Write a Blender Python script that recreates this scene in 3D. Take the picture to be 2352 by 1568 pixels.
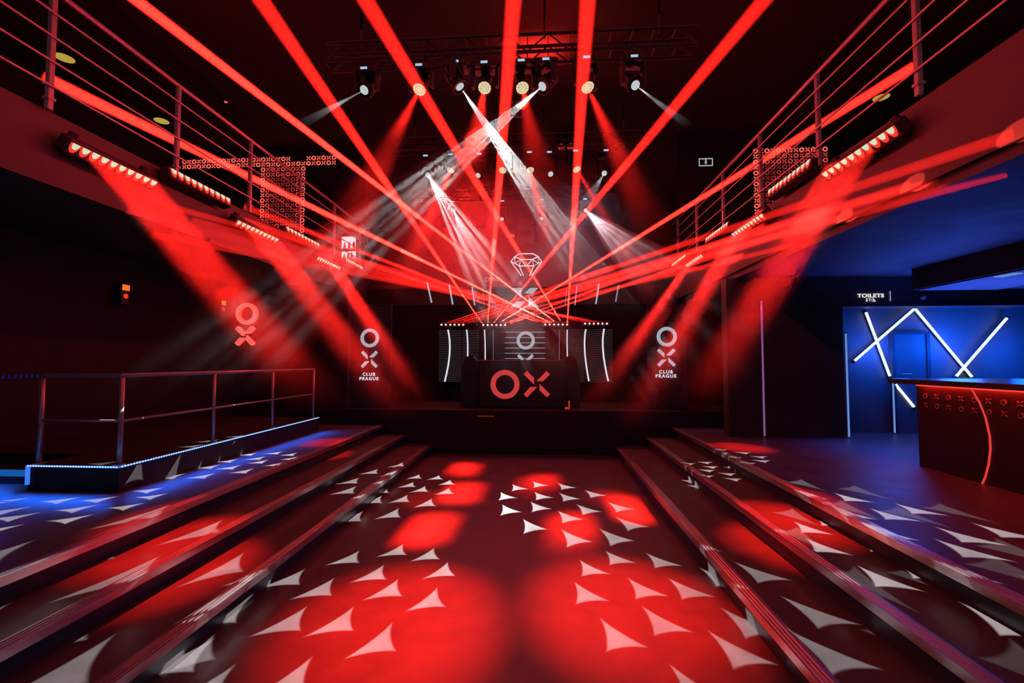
import bpy, bmesh, math, random
from mathutils import Vector, Matrix
random.seed(7)
sc = bpy.context.scene
for o in list(bpy.data.objects): bpy.data.objects.remove(o)
PI = math.pi; R = math.radians

# ------------------------------------------------------------------ camera, world, exposure
F = 1050.0; EYE = Vector((0, 0, 1.7))
psi = math.atan(69 / F); tht = math.atan(47 / F)
cam = bpy.data.cameras.new('camera'); cam_o = bpy.data.objects.new('camera', cam); sc.collection.objects.link(cam_o)
cam.sensor_width = 36; cam.lens = F / 2352 * 36; cam.clip_start = .02; cam.clip_end = 100
cam_o.location = EYE; cam_o.rotation_euler = (PI / 2 + tht, 0, psi); sc.camera = cam_o
sc.view_settings.view_transform = 'Standard'; sc.view_settings.look = 'None'
sc.view_settings.exposure = 0; sc.view_settings.gamma = 1
try: sc.view_settings.use_curve_mapping = False
except Exception: pass
cy = sc.cycles
cy.max_bounces = 2; cy.diffuse_bounces = 0; cy.glossy_bounces = 1; cy.transmission_bounces = 2; cy.volume_bounces = 0
cy.caustics_reflective = False; cy.caustics_refractive = False
cy.transparent_max_bounces = 64; cy.volume_max_steps = 64; cy.volume_step_rate = 4; cy.adaptive_threshold = .06; cy.adaptive_min_samples = 24; cy.sample_clamp_indirect = 2.0
w = bpy.data.worlds.new('night'); sc.world = w; w.use_nodes = True
w.node_tree.nodes['Background'].inputs[0].default_value = (.52, .52, .80, 1)
w.node_tree.nodes['Background'].inputs[1].default_value = .085

solids = bpy.data.collections.new('solids'); sc.collection.children.link(solids)
hazes = bpy.data.collections.new('hazes'); sc.collection.children.link(hazes)
lamps = bpy.data.collections.new('lamps'); sc.collection.children.link(lamps)

_fw = Vector((-math.sin(psi) * math.cos(tht), math.cos(psi) * math.cos(tht), math.sin(tht)))
_rt = Vector((math.cos(psi), math.sin(psi), 0)); _up = _rt.cross(_fw)
def at(x, y, X=None, Y=None, Z=None):
    """the point of the room that a pixel shows on the plane X=, Y= or Z="""
    d = _fw + _rt * ((x - 1176) / F) + _up * ((784 - y) / F)
    t = X / d.x if X is not None else Y / d.y if Y is not None else (Z - EYE.z) / d.z
    return EYE + d * t

_lk = {}
def link_receivers(lamp, in_haze, with_solids):
    """which of the two collections a lamp reaches: the hazy shafts, the solid things, or both"""
    key = (bool(in_haze), bool(with_solids))
    if key not in _lk:
        c = bpy.data.collections.new('reached %d' % len(_lk)); _lk[key] = c
        if key[0]: c.children.link(hazes)
        if key[1]: c.children.link(solids)
    lamp.light_linking.receiver_collection = _lk[key]
def aim(o, d): o.rotation_euler = Vector(d).to_track_quat('-Z', 'Y').to_euler()
def area(name, loc, d, sx, sy, col, e, spread=PI):
    l = bpy.data.lights.new(name, 'AREA'); l.shape = 'RECTANGLE'; l.size = sx; l.size_y = sy; l.color = col; l.energy = e; l.spread = spread
    o = bpy.data.objects.new(name, l); lamps.objects.link(o); o.location = loc; aim(o, d); link_receivers(o, False, True); return o
def strip_lamp(name, p, q, width, d, col, e, spread=PI):
    """a long lamp from p to q that shines towards d"""
    p = Vector(p); q = Vector(q); d = Vector(d).normalized(); y = (q - p).normalized(); z = -(d - y * d.dot(y)).normalized(); x = y.cross(z)
    o = area(name, (p + q) / 2, d, width, (q - p).length, col, e, spread); o.rotation_euler = Matrix((x, y, z)).transposed().to_euler(); return o
def point(name, loc, col, e, r=.1):
    l = bpy.data.lights.new(name, 'POINT'); l.color = col; l.energy = e; l.shadow_soft_size = r
    o = bpy.data.objects.new(name, l); lamps.objects.link(o); o.location = loc; link_receivers(o, False, True); return o
def spot(name, p, q, half, col, e, blend=.15, r=.004, falloff=None, gobo=None, haze=True, hits=True):
    l = bpy.data.lights.new(name, 'SPOT'); l.color = col; l.energy = e; l.spot_size = 2 * R(half); l.spot_blend = blend; l.shadow_soft_size = r
    o = bpy.data.objects.new(name, l); lamps.objects.link(o); o.location = p; aim(o, Vector(q) - Vector(p))
    if falloff or gobo:
        l.use_nodes = True; nt = l.node_tree; em = nt.nodes['Emission']
        if falloff:
            f = nt.nodes.new('ShaderNodeLightFalloff'); f.inputs[0].default_value = 1; nt.links.new(f.outputs[falloff], em.inputs['Strength'])
        if gobo:
            g = nt.nodes.new('ShaderNodeGroup'); g.node_tree = gobo_group(); g.inputs['Spread'].default_value = math.tan(R(half)); g.inputs['Turn'].default_value = R(gobo)
            nt.links.new(g.outputs[0], em.inputs['Strength'])
    link_receivers(o, haze, hits); return o

_gg = []
def gobo_group():
    """a patterned glass in a projector: rings of three-cornered openings with hollow sides"""
    if _gg: return _gg[0]
    g = bpy.data.node_groups.new('gobo', 'ShaderNodeTree'); _gg.append(g)
    g.interface.new_socket('Spread', in_out='INPUT', socket_type='NodeSocketFloat'); g.interface.new_socket('Turn', in_out='INPUT', socket_type='NodeSocketFloat')
    g.interface.new_socket('Strength', in_out='OUTPUT', socket_type='NodeSocketFloat')
    N, L = g.nodes, g.links
    gi = N.new('NodeGroupInput'); go = N.new('NodeGroupOutput')
    def m(op, a, b=None, c=None, clamp=False):
        n = N.new('ShaderNodeMath'); n.operation = op; n.use_clamp = clamp
        for i, v in enumerate((a, b, c)):
            if v is None: continue
            if isinstance(v, (int, float)): n.inputs[i].default_value = v
            else: L.new(v, n.inputs[i])
        return n.outputs[0]
    tc = N.new('ShaderNodeTexCoord'); sp = N.new('ShaderNodeSeparateXYZ'); L.new(tc.outputs['Normal'], sp.inputs[0])
    k = m('MULTIPLY', m('ABSOLUTE', sp.outputs[2]), gi.outputs['Spread'])
    u = m('DIVIDE', sp.outputs[0], k); v = m('DIVIDE', sp.outputs[1], k)      # -1..1 across the beam
    r = m('SQRT', m('ADD', m('MULTIPLY', u, u), m('MULTIPLY', v, v)))
    outer = m('GREATER_THAN', r, .56)
    n = m('MULTIPLY_ADD', outer, 6, 5)                                        # 5 openings inside, 11 outside
    rad = m('MULTIPLY_ADD', outer, .43, .32)
    step = m('DIVIDE', 2 * PI, n)
    th = m('ARCTAN2', v, u)
    ang = m('MULTIPLY', m('ROUND', m('DIVIDE', th, step)), step)
    pu = m('SUBTRACT', u, m('MULTIPLY', rad, m('COSINE', ang))); pv = m('SUBTRACT', v, m('MULTIPLY', rad, m('SINE', ang)))
    pr = m('MULTIPLY', m('SQRT', m('ADD', m('MULTIPLY', pu, pu), m('MULTIPLY', pv, pv))), 1.28)
    ph = m('ADD', m('ARCTAN2', pv, pu), gi.outputs['Turn'])
    ps = m('SUBTRACT', m('WRAP', ph, 2 * PI / 3, 0.0), PI / 3)
    a = m('MULTIPLY', pr, m('COSINE', ps)); b = m('MULTIPLY', pr, m('SINE', ps))
    e = m('SUBTRACT', a, m('MULTIPLY', m('MULTIPLY', b, b), .62))
    inside = m('MULTIPLY', m('SUBTRACT', .094, e), 60, clamp=True)
    inside = m('MULTIPLY', inside, m('LESS_THAN', pr, .34))
    L.new(inside, go.inputs[0])
    return g

# ------------------------------------------------------------------ mesh helpers
class MB:
    def __init__(s): s.v = []; s.f = []; s.mi = []
    def quad_strip(s, rings, close=True, caps=True, mi=0):
        b = len(s.v); n = len(rings[0])
        for rg in rings: s.v += [tuple(p) for p in rg]
        for i in range(len(rings) - 1):
            for j in range(n if close else n - 1):
                k = (j + 1) % n
                s.f.append((b + i * n + j, b + i * n + k, b + (i + 1) * n + k, b + (i + 1) * n + j)); s.mi.append(mi)
        if caps:
            s.f.append(tuple(b + j for j in reversed(range(n)))); s.mi.append(mi)
            s.f.append(tuple(b + (len(rings) - 1) * n + j for j in range(n))); s.mi.append(mi)
        return s
    def box(s, x0, x1, y0, y1, z0, z1, mi=0):
        return s.quad_strip([[(x0, y0, z0), (x1, y0, z0), (x1, y1, z0), (x0, y1, z0)], [(x0, y0, z1), (x1, y0, z1), (x1, y1, z1), (x0, y1, z1)]], mi=mi)
    def cbox(s, x0, x1, y0, y1, z0, z1, c=.01):          # box with chamfered upright edges and top/bottom
        def rg(d, z): return [(x0 + c + d, y0 + d, z), (x1 - c - d, y0 + d, z), (x1 - d, y0 + c + d, z), (x1 - d, y1 - c - d, z), (x1 - c - d, y1 - d, z), (x0 + c + d, y1 - d, z), (x0 + d, y1 - c - d, z), (x0 + d, y0 + c + d, z)]
        h = c * .7
        return s.quad_strip([rg(h, z0), rg(0, z0 + h), rg(0, z1 - h), rg(h, z1)])
    def tube(s, pts, r, n=8, mi=0):
        pts = [Vector(p) for p in pts]; rings = []
        rr = r if isinstance(r, (list, tuple)) else [r] * len(pts)
        ref = None
        for i, p in enumerate(pts):
            d = (pts[min(i + 1, len(pts) - 1)] - pts[max(i - 1, 0)]).normalized()
            if ref is None or abs(ref.dot(d)) > .95: ref = Vector((0, 0, 1)) if abs(d.z) < .9 else Vector((1, 0, 0))
            a = d.cross(ref).normalized(); b = d.cross(a)
            rings.append([p + (a * math.cos(2 * PI * k / n) + b * math.sin(2 * PI * k / n)) * rr[i] for k in range(n)])
        return s.quad_strip(rings, mi=mi)
    def bar(s, p, q, w, h, up=(0, 0, 1)):
        p = Vector(p); q = Vector(q); d = (q - p).normalized(); a = d.cross(Vector(up)).normalized() * w / 2; b = a.normalized().cross(d) * h / 2
        return s.quad_strip([[p - a - b, p + a - b, p + a + b, p - a + b], [q - a - b, q + a - b, q + a + b, q - a + b]])
    def lathe(s, prof, n=20, mi=0):                       # (radius, z) about z
        return s.quad_strip([[(r * math.cos(2 * PI * k / n), r * math.sin(2 * PI * k / n), z) for k in range(n)] for r, z in prof], mi=mi)
    def prism(s, poly, y0, y1, mi=0):                     # polygon in x,z pushed along y
        return s.quad_strip([[(x, y0, z) for x, z in poly], [(x, y1, z) for x, z in poly]], mi=mi)
    def ring(s, cx, cz, r0, r1, y0, y1, n=32, mi=0):
        P = lambda r, y: [(cx + r * math.cos(2 * PI * k / n), y, cz + r * math.sin(2 * PI * k / n)) for k in range(n)]
        rg = [P(r1, y0), P(r1, y1), P(r0, y1), P(r0, y0), P(r1, y0)]
        return s.quad_strip(rg, caps=False, mi=mi)
    def disc(s, cx, cz, r, y0, y1, n=20, mi=0):
        return s.prism([(cx + r * math.cos(2 * PI * k / n), cz + r * math.sin(2 * PI * k / n)) for k in range(n)], y0, y1, mi=mi)
    def build(s, name, mats, parent=None, loc=(0, 0, 0), rot=None, col=None, smooth=False):
        me = bpy.data.meshes.new(name); me.from_pydata(s.v, [], s.f)
        for m in (mats if isinstance(mats, (list, tuple)) else [mats]): me.materials.append(m)
        me.polygons.foreach_set('material_index', s.mi)
        bm = bmesh.new(); bm.from_mesh(me); bmesh.ops.recalc_face_normals(bm, faces=bm.faces); bm.to_mesh(me); bm.free()
        if smooth:
            for p in me.polygons: p.use_smooth = True
        o = bpy.data.objects.new(name, me); (col or solids).objects.link(o)
        if parent: o.parent = parent
        o.location = loc
        if rot: o.rotation_euler = rot
        return o
def tag(o, label, cat, group=None, kind=None):
    if label: o['label'] = label
    if cat: o['category'] = cat
    if group: o['group'] = group
    if kind: o['kind'] = kind
    return o
def thing(name, label, cat, loc=(0, 0, 0), group=None):
    o = bpy.data.objects.new(name, None); solids.objects.link(o); o.location = loc; o.empty_display_size = .1
    return tag(o, label, cat, group)
def struct(name, mb, m, label=None):
    for k, v in (('floor', 'floor'), ('ceiling', 'ceiling'), ('wall_left', 'wall_left'), ('wall_right', 'wall_right'), ('wall_stage', 'wall_back')):
        if name.startswith(k): name = v
    return tag(mb.build(name, m), label, None, None, 'structure')
def copy_tree(o, parent=None):
    c = o.copy(); solids.objects.link(c)
    if parent: c.parent = parent
    for ch in [x for x in solids.objects if x.parent == o]: copy_tree(ch, c)
    return c
def kids(o, name): return [x for x in solids.objects if x.parent == o and x.name.split('.')[0] == name]
def text(body, size, m, name, parent, loc, ext=.004, bold=0., space=1.0, sx=1.0):
    cu = bpy.data.curves.new('t', 'FONT'); cu.body = body; cu.size = size; cu.extrude = ext; cu.offset = bold; cu.align_x = 'CENTER'; cu.align_y = 'CENTER'; cu.space_character = space
    t = bpy.data.objects.new('t', cu); sc.collection.objects.link(t)
    bpy.context.view_layer.update()
    me = bpy.data.meshes.new_from_object(t.evaluated_get(bpy.context.evaluated_depsgraph_get())); bpy.data.objects.remove(t)
    me.name = name; me.materials.clear(); me.materials.append(m)
    o = bpy.data.objects.new(name, me); solids.objects.link(o); o.parent = parent; o.location = loc; o.rotation_euler = (PI / 2, 0, 0); o.scale = (sx, 1, 1)
    return o

# ------------------------------------------------------------------ materials
def mat(name, col, rough=.6, metal=0., noise=0., scale=8., bump=0., spec=.5, stretch=None):
    m = bpy.data.materials.new(name); m.use_nodes = True; nt = m.node_tree; b = nt.nodes['Principled BSDF']
    b.inputs['Base Color'].default_value = (*col, 1); b.inputs['Roughness'].default_value = rough; b.inputs['Metallic'].default_value = metal
    b.inputs['Specular IOR Level'].default_value = spec
    if noise or bump:
        t = nt.nodes.new('ShaderNodeTexNoise'); t.inputs['Scale'].default_value = scale; t.inputs['Detail'].default_value = 5
        tc = nt.nodes.new('ShaderNodeTexCoord'); mp = nt.nodes.new('ShaderNodeMapping')
        if stretch: mp.inputs['Scale'].default_value = stretch
        nt.links.new(tc.outputs['Object'], mp.inputs[0]); nt.links.new(mp.outputs[0], t.inputs['Vector'])
        if noise:
            cr = nt.nodes.new('ShaderNodeValToRGB'); cr.color_ramp.elements[0].position = .3; cr.color_ramp.elements[1].position = .75
            cr.color_ramp.elements[0].color = (*[c * (1 - noise) for c in col], 1); cr.color_ramp.elements[1].color = (*[c * (1 + noise) for c in col], 1)
            nt.links.new(t.outputs['Fac'], cr.inputs[0]); nt.links.new(cr.outputs[0], b.inputs['Base Color'])
            mr = nt.nodes.new('ShaderNodeMapRange'); mr.inputs['To Min'].default_value = max(.05, rough - .12); mr.inputs['To Max'].default_value = min(1, rough + .12)
            nt.links.new(t.outputs['Fac'], mr.inputs[0]); nt.links.new(mr.outputs[0], b.inputs['Roughness'])
        if bump:
            bp = nt.nodes.new('ShaderNodeBump'); bp.inputs['Strength'].default_value = bump; bp.inputs['Distance'].default_value = .01
            nt.links.new(t.outputs['Fac'], bp.inputs['Height']); nt.links.new(bp.outputs[0], b.inputs['Normal'])
    return m
def glow(name, col, e, sample=False):
    m = bpy.data.materials.new(name); m.use_nodes = True; nt = m.node_tree; nt.nodes.clear()
    out = nt.nodes.new('ShaderNodeOutputMaterial'); em = nt.nodes.new('ShaderNodeEmission'); em.inputs[0].default_value = (*col, 1); em.inputs[1].default_value = e
    nt.links.new(em.outputs[0], out.inputs[0])
    if not sample: m.cycles.emission_sampling = 'NONE'
    return m
def haze_mat(name, density, z0=None, z1=None, puff=0., scale=1.6):
    """haze: thins out between the heights z1 (full) and z0 (none), uneven by puff"""
    m = bpy.data.materials.new(name); m.use_nodes = True; nt = m.node_tree; nt.nodes.clear(); N, L = nt.nodes, nt.links
    out = N.new('ShaderNodeOutputMaterial'); vs = N.new('ShaderNodeVolumeScatter'); L.new(vs.outputs[0], out.inputs['Volume'])
    vs.inputs['Color'].default_value = (1, 1, 1, 1); vs.inputs['Density'].default_value = density
    if z0 is not None or puff:
        ge = N.new('ShaderNodeNewGeometry'); val = None
        if z0 is not None:
            sp = N.new('ShaderNodeSeparateXYZ'); L.new(ge.outputs['Position'], sp.inputs[0])
            mr = N.new('ShaderNodeMapRange'); mr.interpolation_type = 'SMOOTHSTEP'; mr.inputs['From Min'].default_value = z0; mr.inputs['From Max'].default_value = z1
            mr.inputs['To Max'].default_value = density; L.new(sp.outputs[2], mr.inputs[0]); val = mr.outputs[0]
        if puff:
            t = N.new('ShaderNodeTexNoise'); t.inputs['Scale'].default_value = scale; t.inputs['Detail'].default_value = 1.5; L.new(ge.outputs['Position'], t.inputs['Vector'])
            mr = N.new('ShaderNodeMapRange'); mr.inputs['From Min'].default_value = .35; mr.inputs['From Max'].default_value = .65
            mr.inputs['To Min'].default_value = 1 - puff; mr.inputs['To Max'].default_value = 1 + puff; L.new(t.outputs['Fac'], mr.inputs[0])
            mu = N.new('ShaderNodeMath'); mu.operation = 'MULTIPLY'; L.new(mr.outputs[0], mu.inputs[0])
            if val: L.new(val, mu.inputs[1])
            else: mu.inputs[1].default_value = density
            val = mu.outputs[0]
        L.new(val, vs.inputs['Density'])
    return m

RED = (1.0, .014, .009)
M_floor = mat('scuffed dark floor', (.15, .128, .125), .42, noise=.16, scale=5, bump=.08)
M_riser = mat('dark riser', (.05, .043, .045), .45, noise=.2, scale=6)
M_black = mat('matt black paint', (.016, .014, .017), .75, noise=.3, scale=3)
M_wall = mat('black plaster', (.020, .018, .021), .8, noise=.3, scale=2, bump=.1)
M_ceil = mat('grey painted ceiling', (.11, .11, .13), .7, noise=.35, scale=3, bump=.3)
M_fascia = mat('fascia board', (.07, .06, .06), .6, noise=.2, scale=2)
M_alu = mat('brushed aluminium', (.80, .74, .74), .34, 1., noise=.12, scale=30, stretch=(1, .1, 1))
M_steel = mat('railing steel', (.55, .5, .52), .35, .55, noise=.1, scale=20)
M_case = mat('black lamp casing', (.03, .03, .033), .35, noise=.2, scale=14)
M_truss = mat('black truss metal', (.045, .04, .042), .4, .4, noise=.2, scale=9)
M_fabric = mat('dark banner cloth', (.10, .085, .105), .85, noise=.15, scale=22)
M_screen = mat('dark screen face', (.05, .046, .06), .5, noise=.2, scale=40, stretch=(.2, 1, 30))
M_booth = mat('dark booth front', (.035, .028, .033), .5, noise=.2, scale=5)
M_blue = mat('smooth wall', (.22, .22, .25), .55, noise=.12, scale=2.5)
M_side = mat('dark satin wall', (.075, .07, .08), .5, noise=.15, scale=2.5)
M_counter = mat('glossy bar top', (.10, .10, .11), .22, noise=.15, scale=9)
M_relief = mat('bar front', (.035, .028, .028), .45, noise=.15, scale=9)
M_relief2 = mat('raised motif', (.40, .3, .3), .4, noise=.1, scale=20)
G_white = glow('white led', (.92, .95, 1.0), .80)
G_whitedim = glow('pale led graphic', (.74, .80, .90), .50)
G_line = glow('thin pale led line', (.62, .66, .80), .38)
G_faint = glow('faint led line', (.5, .40, .46), .07)
G_lens = glow('lamp lens', (.74, .78, .78), .72)
G_cell = glow('warm led cell', (.78, .80, .62), .85)
G_amber = glow('amber lens', (1.0, .50, .03), .62)
G_hot = glow('overdriven lens', (1.0, .93, .80), 1.2)
G_barw = glow('bar lens core', (.80, .86, .60), .85)
G_barr = glow('bar lens rim', (1.0, .05, .03), .95)
G_red = glow('red neon', (1.0, .07, .06), 1.3)
G_redpale = glow('pale red neon line', (1.0, .28, .22), .95)
G_logo = glow('lit red logo', (.62, .045, .05), .90)
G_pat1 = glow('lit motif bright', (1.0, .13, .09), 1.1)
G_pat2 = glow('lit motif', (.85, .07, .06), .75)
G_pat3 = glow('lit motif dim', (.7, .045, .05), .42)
G_tube = glow('white blue tube', (.80, .88, 1.0), 1.1)
G_strip = glow('blue slot and trim sheen', (.22, .42, 1.0), .60)  # lit soffit slot; also the reflection on upright trims, given as glow
G_sheenp = glow('purple trim sheen', (.42, .14, .45), .55)  # reflection on a wall trim, given as glow
G_bled = glow('blue led strip', (.05, .22, 1.0), .9)
G_bdot = glow('pale blue led dot', (.45, .75, 1.0), 1.2)
G_dot = glow('laser window', (1.0, .55, .5), 1.6)
G_yellow = glow('warm downlight', (.75, .52, .07), .62)
G_disp = glow('blue white display', (.45, .72, 1.0), .8)
G_orange = glow('orange lamp glass', (1.0, .16, .02), 1.1)

# ------------------------------------------------------------------ room shell
YF = 8.5                                  # front of the stage
def fl(x0, x1, z, name, y0=-1.5, y1=YF): return struct(name, MB().box(x0, x1, y0, y1, z - .6, z), M_floor)
fl(-2.2, 1.45, 0, 'floor_dance')
struct('floor_step_left', MB().box(-2.70, -2.085, -1.5, YF, -.3, .173), [M_floor])
struct('floor_step_left_upper', MB().box(-3.10, -2.605, -1.5, YF, -.3, .346), M_floor)
fl(-9.2, -3.03, .519, 'floor_left', y1=10.7)
struct('floor_step_right', MB().box(1.345, 1.98, -1.5, YF, -.3, .173), M_floor)
struct('floor_step_right_upper', MB().box(1.88, 2.48, -1.5, YF, -.3, .346), M_floor)
fl(2.385, 8.3, .519, 'floor_right', y1=10.7)
def nosing(i, xe, s, z):                  # ribbed metal strip on a step edge; s = direction of the tread away from the edge
    b = MB(); a = lambda d: xe + s * d
    def bx(d0, d1, z0, z1): x0, x1 = sorted((a(d0), a(d1))); b.box(x0, x1, -1.5, YF - .02, z0, z1)
    bx(0, .095, z - .006, z + .005); bx(-.004, .006, z - .045, z + .007)
    for d in (.016, .040, .064): bx(d, d + .009, z + .005, z + .012)
    struct('trim_%d' % i, b, M_alu)
for i, (xe, s, z) in enumerate(((-2.03, -1, .173), (-2.525, -1, .346), (-2.945, -1, .519), (1.31, 1, .173), (1.845, 1, .346), (2.315, 1, .519))):
    nosing(i + 1, xe, s, z + .002)
    x0, x1 = sorted((xe + s * .005, xe + s * .1)); struct('floor_tread_edge', MB().box(x0, x1, -1.5, YF - .02, z - .03, z - .005), M_riser)
CEIL = 7.0
struct('ceiling', MB().box(-9.3, 8.4, -1.5, 17.8, CEIL, CEIL + .2), M_wall)
struct('wall_back', MB().box(-9.3, 8.4, 17.6, 17.8, 0, CEIL), M_wall)
struct('wall_left', MB().box(-9.4, -9.2, -1.5, 17.8, -.1, CEIL), M_wall)
struct('wall_right', MB().box(8.3, 8.5, -1.5, 17.8, -.1, CEIL), M_wall)
struct('wall_left_lower', MB().box(-6.2, -6.0, 1.5, 8.6, .519, 3.2), M_wall)
struct('wall_left_rear', MB().box(-6.2, -3.75, 8.6, 8.75, .519, 3.2), M_wall)
struct('wall_left_upper', MB().box(-9.2, -4.25, 10.66, 10.8, 3.82, CEIL), M_wall)
struct('wall_right_upper', MB().box(3.15, 8.3, 10.66, 10.8, 3.82, CEIL), M_wall)
struct('wall_stage', MB().box(-9.2, 8.3, 10.68, 10.85, .519, 3.45), M_wall)
struct('floor_stage', MB().box(-4.6, 3.7, YF, 10.7, -.3, .80), M_black)
struct('floor_balcony_rear', MB().box(-4.2, 3.1, 10.85, 17.6, 3.25, 3.45), M_wall)
struct('floor_balcony_left', MB().box(-9.2, -4.16, -1.5, 10.66, 3.20, 3.82), M_fascia)
struct('floor_balcony_right', MB().box(3.06, 8.3, -1.5, 10.66, 3.13, 3.82), M_fascia)
struct('ceiling_right', MB().box(3.10, 8.3, -1.5, 8.1, 3.04, 3.13), M_ceil)
# the recess with the tubes under the right balcony
YW = 7.5; XW = at(1944, 990, Y=YW).x
struct('wall_right_rear', MB().box(2.95, XW, YW, YW + .2, .519, 3.04), M_side)
zh = at(2040, 703, Y=YW).z
struct('trim_7', MB().box(XW, 8.3, YW, YW + .35, zh, 3.04), M_side, 'header over the toilets passage')
struct('wall_right_recess', MB().box(XW - .3, 8.3, 8.1, 8.25, .519, 3.1), M_blue)
p0 = at(2048, 768, Y=8.09); p1 = at(2130, 985, Y=8.09)
dm = MB().box(p0.x, p1.x, 8.05, 8.10, .525, p0.z)
d1 = tag(dm.build('door_1', M_blue), 'pale blue lit door behind the bar end', None, None, 'structure')
b = MB(); b.box(p0.x - .05, p0.x, 8.03, 8.10, .525, p0.z + .05); b.box(p1.x, p1.x + .05, 8.03, 8.10, .525, p0.z + .05); b.box(p0.x, p1.x, 8.03, 8.10, p0.z, p0.z + .05); b.build('door_frame', M_ceil, d1)
MB().tube([(p0.x + .1, 8.02, 1.5), (p0.x + .1, 7.99, 1.5), (p0.x + .22, 7.99, 1.5)], .012).build('door_handle', M_steel, d1)
# dropped soffit above the bar
q0 = at(2096, 668, Z=2.72)
s = thing('ceiling_soffit', 'dark dropped soffit with blue lit underside above the bar', 'soffit', (q0.x, q0.y, 2.72))
MB().box(0, 1.6, -3.2, 0, .02, .32).build('soffit_body', M_black, s); MB().box(.03, 1.1, -3.1, -.05, 0, .02).build('soffit_panel', M_ceil, s)
b = MB(); pz = at(2312, 631, Z=2.72); b.box(pz.x - q0.x - .05, pz.x - q0.x + .05, pz.y - q0.y - .13, pz.y - q0.y + .1, -.012, 0); b.build('light_slot', G_strip, s)

# ------------------------------------------------------------------ railings on the balconies
def balcony_railing(label, x, zb, ys, y0, y1, s):
    t = thing('balcony_railing', label, 'railing', (x, ys[0], zb), 'balcony railings')
    for y in ys:
        p = MB().cbox(-.022, .022, y - ys[0] - .022, y - ys[0] + .022, -.03, .985, .005).build('post', M_steel, t)
        MB().box(-.03, .03, y - ys[0] - .03, y - ys[0] + .03, .05, .075).build('post_collar', M_steel, p)
    MB().tube([(0, y0 - ys[0], 1.0), (0, y1 - ys[0], 1.0)], .024, 10).build('handrail', M_steel, t, smooth=True)
    for h in (.79, .585, .375, .165): MB().tube([(-s * .034, y0 - ys[0], h), (-s * .034, y1 - ys[0], h)], .0105, 8).build('rail', M_steel, t, smooth=True)
balcony_railing('steel balcony railing above the neon sign side', -4.1, 3.83, [2.13, 3.46, 4.79, 6.08, 7.40, 8.69, 9.98], -.6, 10.6, -1)
balcony_railing('steel balcony railing above the bar side', 3.0, 3.845, [2.45, 3.75, 5.06, 6.37, 7.66, 8.95, 10.2], -.6, 10.6, 1)

# ------------------------------------------------------------------ platform at the left with railing and blue strip
PX, PZ = -3.82, .757; PY0, PY1 = 3.94, 7.64; pxl = at(65, 1070, Y=PY0).x
struct('floor_platform', MB().box(pxl, PX, PY0, PY1, .519, PZ), M_black)
struct('floor_platform_rear', MB().box(-5.99, pxl, PY0 + .5, PY1, .519, PZ), M_black)
t = thing('led_strip', 'dotted blue light strip along the platform edge', 'light strip', (PX, PY0, PZ))
b = MB(); b.box(pxl - PX, .006, -.012, 0, -.014, .0); b.box(0, .012, 0, PY1 - PY0, -.014, .0); b.build('strip', G_bled, t)
b = MB()
n = 34
for i in range(n): x = (pxl - PX) * (i + .5) / n; b.box(x - .007, x + .007, -.016, -.011, -.012, .001)
for i in range(120): y = (PY1 - PY0) * (i + .5) / 120; b.box(.011, .016, y - .008, y + .008, -.012, .001)
b.build('led_dot_pattern', G_bdot, t)
t = thing('led_strip', 'short upright blue light strip at the platform corner', 'light strip', (pxl, PY0, .6))
MB().box(-.012, .022, -.014, 0, -.02, .15).build('strip', G_bled, t)
# low lit step beside the platform
sx = at(60, 1085, Y=4.15)
t = thing('lit_step', 'low step with blue lit riser beside the platform', 'step', (sx.x, 4.15, .519))
SW = -(sx.x + 5.98)
MB().box(SW, 0, .02, .6, 0, .14).build('step_body', M_black, t)
MB().box(SW, 0, 0, .02, .075, .135).build('light_panel', glow('blue riser panel', (.01, .16, .62), .6), t)
MB().box(SW, -.02, .35, .37, .21, .23).build('light_line', G_bled, t)
t = thing('platform_railing', 'low steel railing round the black platform', 'railing', (PX - .05, PY0 + .05, PZ))
xr = at(103, 1062, Z=PZ).x - (PX - .05)
ys = [0, 1.19, 2.37, 3.55]
for (x, y) in [(xr, 0)] + [(0, y) for y in ys]:
    p = MB().tube([(x, y, 0), (x, y, .80)], .021, 10).build('post', M_steel, t, smooth=True)
    MB().lathe([(.05, 0), (.05, .008), (.03, .012)], 16).build('base_plate', M_steel, p, (x, y, 0))
MB().tube([(xr, 0, .80), (xr + .02, 0, .815), (-.01, 0, .818), (0, 0, .818)], .021, 10).build('handrail', M_steel, t, smooth=True)
MB().tube([(0, -.02, .818), (0, 3.57, .818)], .021, 10).build('handrail', M_steel, t, smooth=True)
MB().tube([(xr, 0, .40), (0, 0, .40)], .012, 8).build('rail', M_steel, t, smooth=True); MB().tube([(0, 0, .40), (0, 3.55, .40)], .013, 8).build('rail', M_steel, t, smooth=True)
# little blue points on the far left wall
for k, (a_, b_, n) in enumerate((((0, 866), (92, 863), 7), ((130, 858), (212, 857), 6))):
    P = at(*a_, X=-5.99); Q = at(*b_, X=-5.99)
    t = thing('led_strip', ['row of faint blue points on the dark wall above the lit step', 'fainter row of blue points on the dark wall behind the platform railing'][k], 'light strip', P)
    MB().box(-.008, .0, 0, Q.y - P.y, -.03, .03).build('backing', M_black, t)
    b = MB()
    for i in range(n): y = (Q.y - P.y) * (i + .5) / n; b.box(0, .006, y - .008, y + .008, -.02, .02)
    b.build('led_dot_pattern', glow('faint blue point', (.01, .02, .35), [.35, .12][k]), t)

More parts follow.
